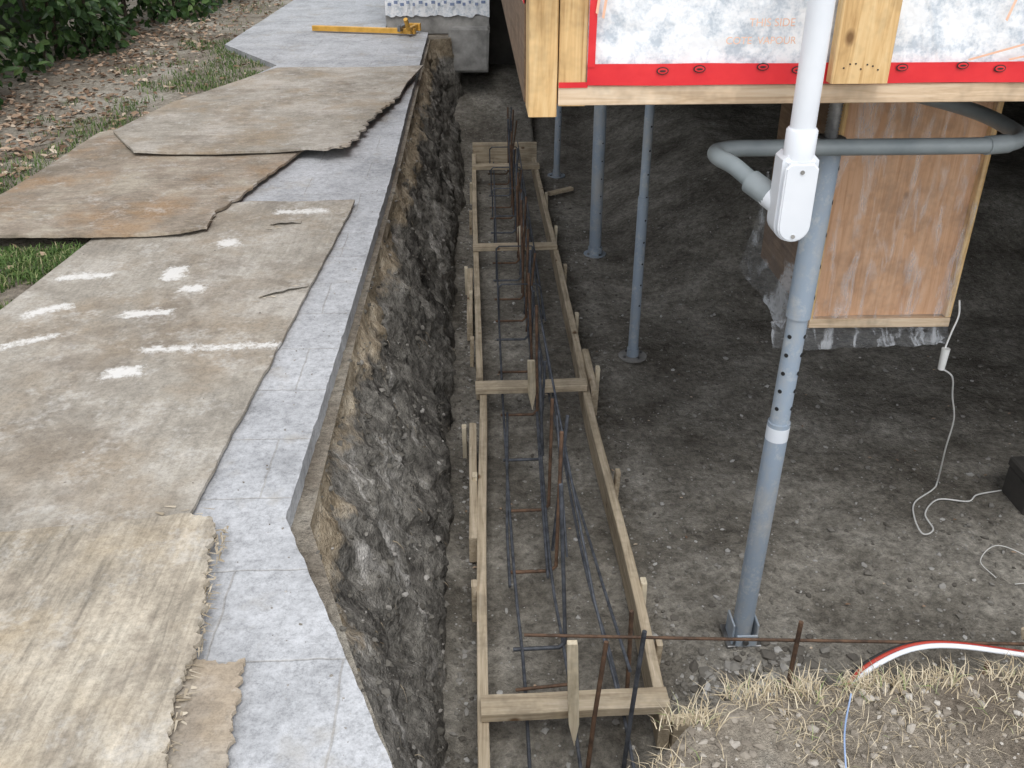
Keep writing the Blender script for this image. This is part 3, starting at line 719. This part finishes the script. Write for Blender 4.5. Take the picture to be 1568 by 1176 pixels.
for i in range(420):
    a=R.uniform(0,6.28);r=abs(R.gauss(.13,.08));addrock(.98+r*math.cos(a)*1.3,2.38+r*math.sin(a)*.8,.005+.024*R.random()**2)
for i in range(120):
    addrock(R.uniform(.7,3),R.uniform(2.3,5.5),R.uniform(.007,.020))
rocks('loose_gravel',P,Z,m_peb)
P=[];Z=[]
wv=WV[((WV[:,0]<-.02)&(WV[:,1]>1.1)&(WV[:,1]<8))]
for i in range(3200):
    q=wv[R.randrange(len(wv))];P.append((q[0]+.000,q[1]+R.uniform(-.01,.01),q[2]));Z.append(.002+.015*R.random()**4)
m_clod=islandmat('soil_clod',[(0,(.07,.063,.053)),(.6,(.15,.14,.12)),(.9,(.24,.225,.20)),(1,(.40,.38,.35))],.95)
rocks('soil_clods',P,Z,m_clod)
P=[];Z=[]
for i in range(3000):
    x=R.uniform(.25,2.3);y=R.uniform(.9,1.5)
    if inpoly(x,y,holeP):continue
    P.append((x,y,gz(x,y)+.001));Z.append(.0015+.012*R.random()**3)
m_clod2=islandmat('bank_clod',[(0,(.17,.145,.115)),(.6,(.30,.265,.22)),(1,(.48,.45,.40))],.95)
rocks('bank_gravel',P,Z,m_clod2)
P=[];Z=[]
for i in range(700):
    y=R.uniform(.9,8);x=(-.5 if y>2 else -.2-(y-1.2)*.4)-abs(R.gauss(0,.10 if R.random()<.7 else .6))-.01
    if not inpoly(x,y,pat):continue
    zz=1.101
    if inpoly(x,y,Dp):zz=1.166
    elif inpoly(x,y,Cp):zz=1.146
    elif inpoly(x,y,Ap):zz=1.145
    elif inpoly(x,y,Bp):zz=1.122
    P.append((x,y,zz));Z.append(.0008+.0032*R.random()**3)
rocks('dirt_crumbs',P,Z,m_crumb)
def blades(name,items,mat):
    V=[];F=[]
    for (x,y,z,h,w,az,bend) in items:
        b=len(V);d=Vector((math.cos(az),math.sin(az),0));s=Vector((-d.y,d.x,0))*w
        p=Vector((x,y,z));q=p+d*h*bend*.35+Vector((0,0,h*.6));t=p+d*h*bend+Vector((0,0,h*(1-.35*bend)))
        V+= [p-s,p+s,q+s*.8,q-s*.8,t];F+=[(b,b+1,b+2,b+3),(b+3,b+2,b+4)]
    return mk(name,V,F,mat)
it=[]
for c in range(400):
    x0=R.uniform(.3,2.2);y0=1.47-abs(R.gauss(0,.16))
    if inpoly(x0,y0,holeP):continue
    if fbm(x0,y0,0,3,2)<-.08:continue
    for k in range(R.randint(4,15)):
        x=x0+R.gauss(0,.025);y=y0+R.gauss(0,.02)
        it.append((x,y,gz(x,y)-.004,R.uniform(.010,.040),R.uniform(.0005,.0012),R.uniform(0,6.28),R.uniform(.7,2.0)))
for c in range(120):
    j=R.random();x0=.33+j*1.7;y0=(1.24 if x0<.38 else 1.36 if x0<.48 else 1.42+ (x0-.5)*.05)
    if fbm(x0,0,0,6,2)<-.2:continue
    for k in range(R.randint(4,20)):
        x=x0+R.gauss(0,.022);y=y0+R.gauss(-.01,.014)
        it.append((x,y,1.03,R.uniform(.015,.055),R.uniform(.0006,.0014),R.uniform(0,3.14),R.uniform(.4,1.8)))
blades('dead_grass',it,m_straw)
V=[];F=[]
for i in range(420):
    q=wv[R.randrange(len(wv))]
    if q[2]<.35 and R.random()<.6:continue
    p=Vector(q)+Vector((.004,0,0));w=R.uniform(.0006,.0016);d=Vector((R.uniform(.1,.6),R.uniform(-.8,.8),R.uniform(-1,-.1))).normalized();L=R.uniform(.02,.09);b=len(V);nn=4
    for k in range(nn+1):
        V+=[p+Vector((0,w,w)),p-Vector((0,w,w))]
        d=(d+Vector((-.1,R.uniform(-.4,.4),-.35))).normalized();p=p+d*L/nn
    F+=[(b+2*k,b+2*k+1,b+2*k+3,b+2*k+2) for k in range(nn)]
mk('hanging_roots',V,F,m_root)
it=[]
def grassok(x,y):
    if inpoly(x,y,pat) or inpoly(x,y,Cp) or inpoly(x,y,Bp) or inpoly(x,y,Dp):return False
    v=fbm(x,y,0,1.6,3)
    if y<4.3:return v>-.25
    e=-2.35 if y>4.5 else -1.8
    if y>6.8:e=-2.0
    d=abs(x-e)
    return v+.24-d*.42+R.uniform(-.12,.12)>.0 and x>-3.1
for _ in range(34000):
    y=R.uniform(2.6,10)if R.random()<.92 else R.uniform(9,13);x=R.uniform(-3.2,-1.6)
    if R.random()<.35:y=R.uniform(2.8,4.3);x=R.uniform(-2.6,-1.7)
    if grassok(x,y):it.append((x,y,gz(x,y)-.004,R.uniform(.025,.06),R.uniform(.002,.004),R.uniform(0,6.28),R.uniform(.2,1.2)))
blades('grass',it,m_grass)
def cards(name,items,mat):
    V=[];F=[]
    for p,d,nrm,L,w in items:
        s=d.cross(nrm).normalized()*w;b=len(V);u=nrm*w*.35
        V+=[p,p+d*L*.35+s+u,p+d*L*.75+s*.7+u,p+d*L,p+d*L*.75-s*.7+u,p+d*L*.35-s+u,p+d*L*.45-u*.3]
        F+=[(b,b+1,b+6),(b+1,b+2,b+6),(b+2,b+3,b+6),(b+3,b+4,b+6),(b+4,b+5,b+6),(b+5,b,b+6)]
    return mk(name,V,F,mat)
it=[]
for i in range(3000):
    y=R.uniform(4,14) if R.random()<.8 else R.uniform(3,7)
    x=R.gauss(-3.15,.35) if R.random()<.75 else R.uniform(-4,-1.9)
    if inpoly(x,y,pat) or inpoly(x,y,Dp) or inpoly(x,y,Cp):continue
    a=R.uniform(0,6.28);d=Vector((math.cos(a),math.sin(a),R.uniform(-.15,.35))).normalized()
    n_=Vector((R.gauss(0,.35),R.gauss(0,.35),1)).normalized();n_=(n_-d*n_.dot(d)).normalized()
    it.append((Vector((x,y,gz(x,y)+R.uniform(.003,.02))),d,n_,R.uniform(.03,.075),R.uniform(.01,.022)))
for i in range(60):
    x=R.uniform(-.1,3);y=R.uniform(2.2,6);a=R.uniform(0,6.28);d=Vector((math.cos(a),math.sin(a),.1)).normalized()
    it.append((Vector((x,y,floorz(x,y)+.012)),d,Vector((0,0,1)),R.uniform(.012,.025),.006))
cards('leaf_litter',it,m_litter)
# ---------------------------------------------------------------- hedge
hg=empty('hedge')
it=[]
def hx(y):return -3.55+max(0,y-9)*.13
clumps=[]
for i in range(430):
    y=R.uniform(4.8,17);dep=abs(R.gauss(0,.33));z=1.12+R.random()**1.2*1.8
    clumps.append((hx(y)-dep+fbm(y,z,0,.9,3)*.5-.05*(z-1.1),y,z,R.uniform(.14,.32)))
for c in clumps:
    for k in range(30):
        v=Vector((R.gauss(0,1),R.gauss(0,1),R.gauss(0,1))).normalized()*c[3]*R.uniform(.55,1)
        p=Vector((c[0],c[1],c[2]))+v
        if p.z<1.08:continue
        d=(v.normalized()*.5+Vector((R.gauss(0,.5),R.gauss(0,.5),R.gauss(-.35,.4)))).normalized()
        nn=(v.normalized()+Vector((.5,-.4,.7))+Vector((R.gauss(0,.4),R.gauss(0,.4),R.gauss(0,.4))));nn=(nn-d*nn.dot(d)).normalized()
        it.append((p,d,nn,R.uniform(.06,.12),R.uniform(.020,.040)))
o=cards('leaves',it,m_leaf);o.parent=hg
for i in range(50):
    y=R.uniform(4.8,17);x=hx(y)-R.uniform(.2,.6)
    tube('stem_%d'%i,[(x,y,1.0),(x+R.uniform(-.1,.15),y+R.uniform(-.15,.15),1.6),(x+R.uniform(-.2,.2),y+R.uniform(-.3,.3),2.6)],.013,m_bark,hg,6)
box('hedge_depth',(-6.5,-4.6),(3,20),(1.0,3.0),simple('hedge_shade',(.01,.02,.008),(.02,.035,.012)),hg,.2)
# ---------------------------------------------------------------- light & camera
w=bpy.data.worlds.new('World');S.world=w;w.use_nodes=True;nt=w.node_tree
sk=nt.nodes.new('ShaderNodeTexSky');sk.sky_type='NISHITA';sk.sun_disc=False
EL,AZ=math.radians(60),math.radians(172)
sk.sun_elevation=EL;sk.sun_rotation=AZ
hs_=nt.nodes.new('ShaderNodeHueSaturation');hs_.inputs['Saturation'].default_value=.18;hs_.inputs['Value'].default_value=2.1
nt.links.new(sk.outputs[0],hs_.inputs['Color']);nt.links.new(hs_.outputs[0],nt.nodes['Background'].inputs[0]);nt.nodes['Background'].inputs[1].default_value=.15
sl=bpy.data.lights.new('sun','SUN');sl.energy=1.3;sl.angle=math.radians(30);sl.color=(1,.985,.96)
so=bpy.data.objects.new('sun',sl);COL.objects.link(so)
sd=Vector((math.sin(AZ)*math.cos(EL),math.cos(AZ)*math.cos(EL),math.sin(EL)))
so.rotation_euler=sd.to_track_quat('Z','Y').to_euler();so.location=sd*30
cam=bpy.data.cameras.new('camera');co=bpy.data.objects.new('camera',cam);COL.objects.link(co)
cam.sensor_width=36;cam.lens=1430/1568*36;cam.clip_end=1000;cam.clip_start=.05
co.location=(0,0,2.6);th=math.atan(792/1430);yw=math.atan(62/1634)
co.rotation_euler=(math.pi/2-th,0,-yw)
S.camera=co
S.view_settings.view_transform='Standard';S.view_settings.look='None';S.view_settings.exposure=0
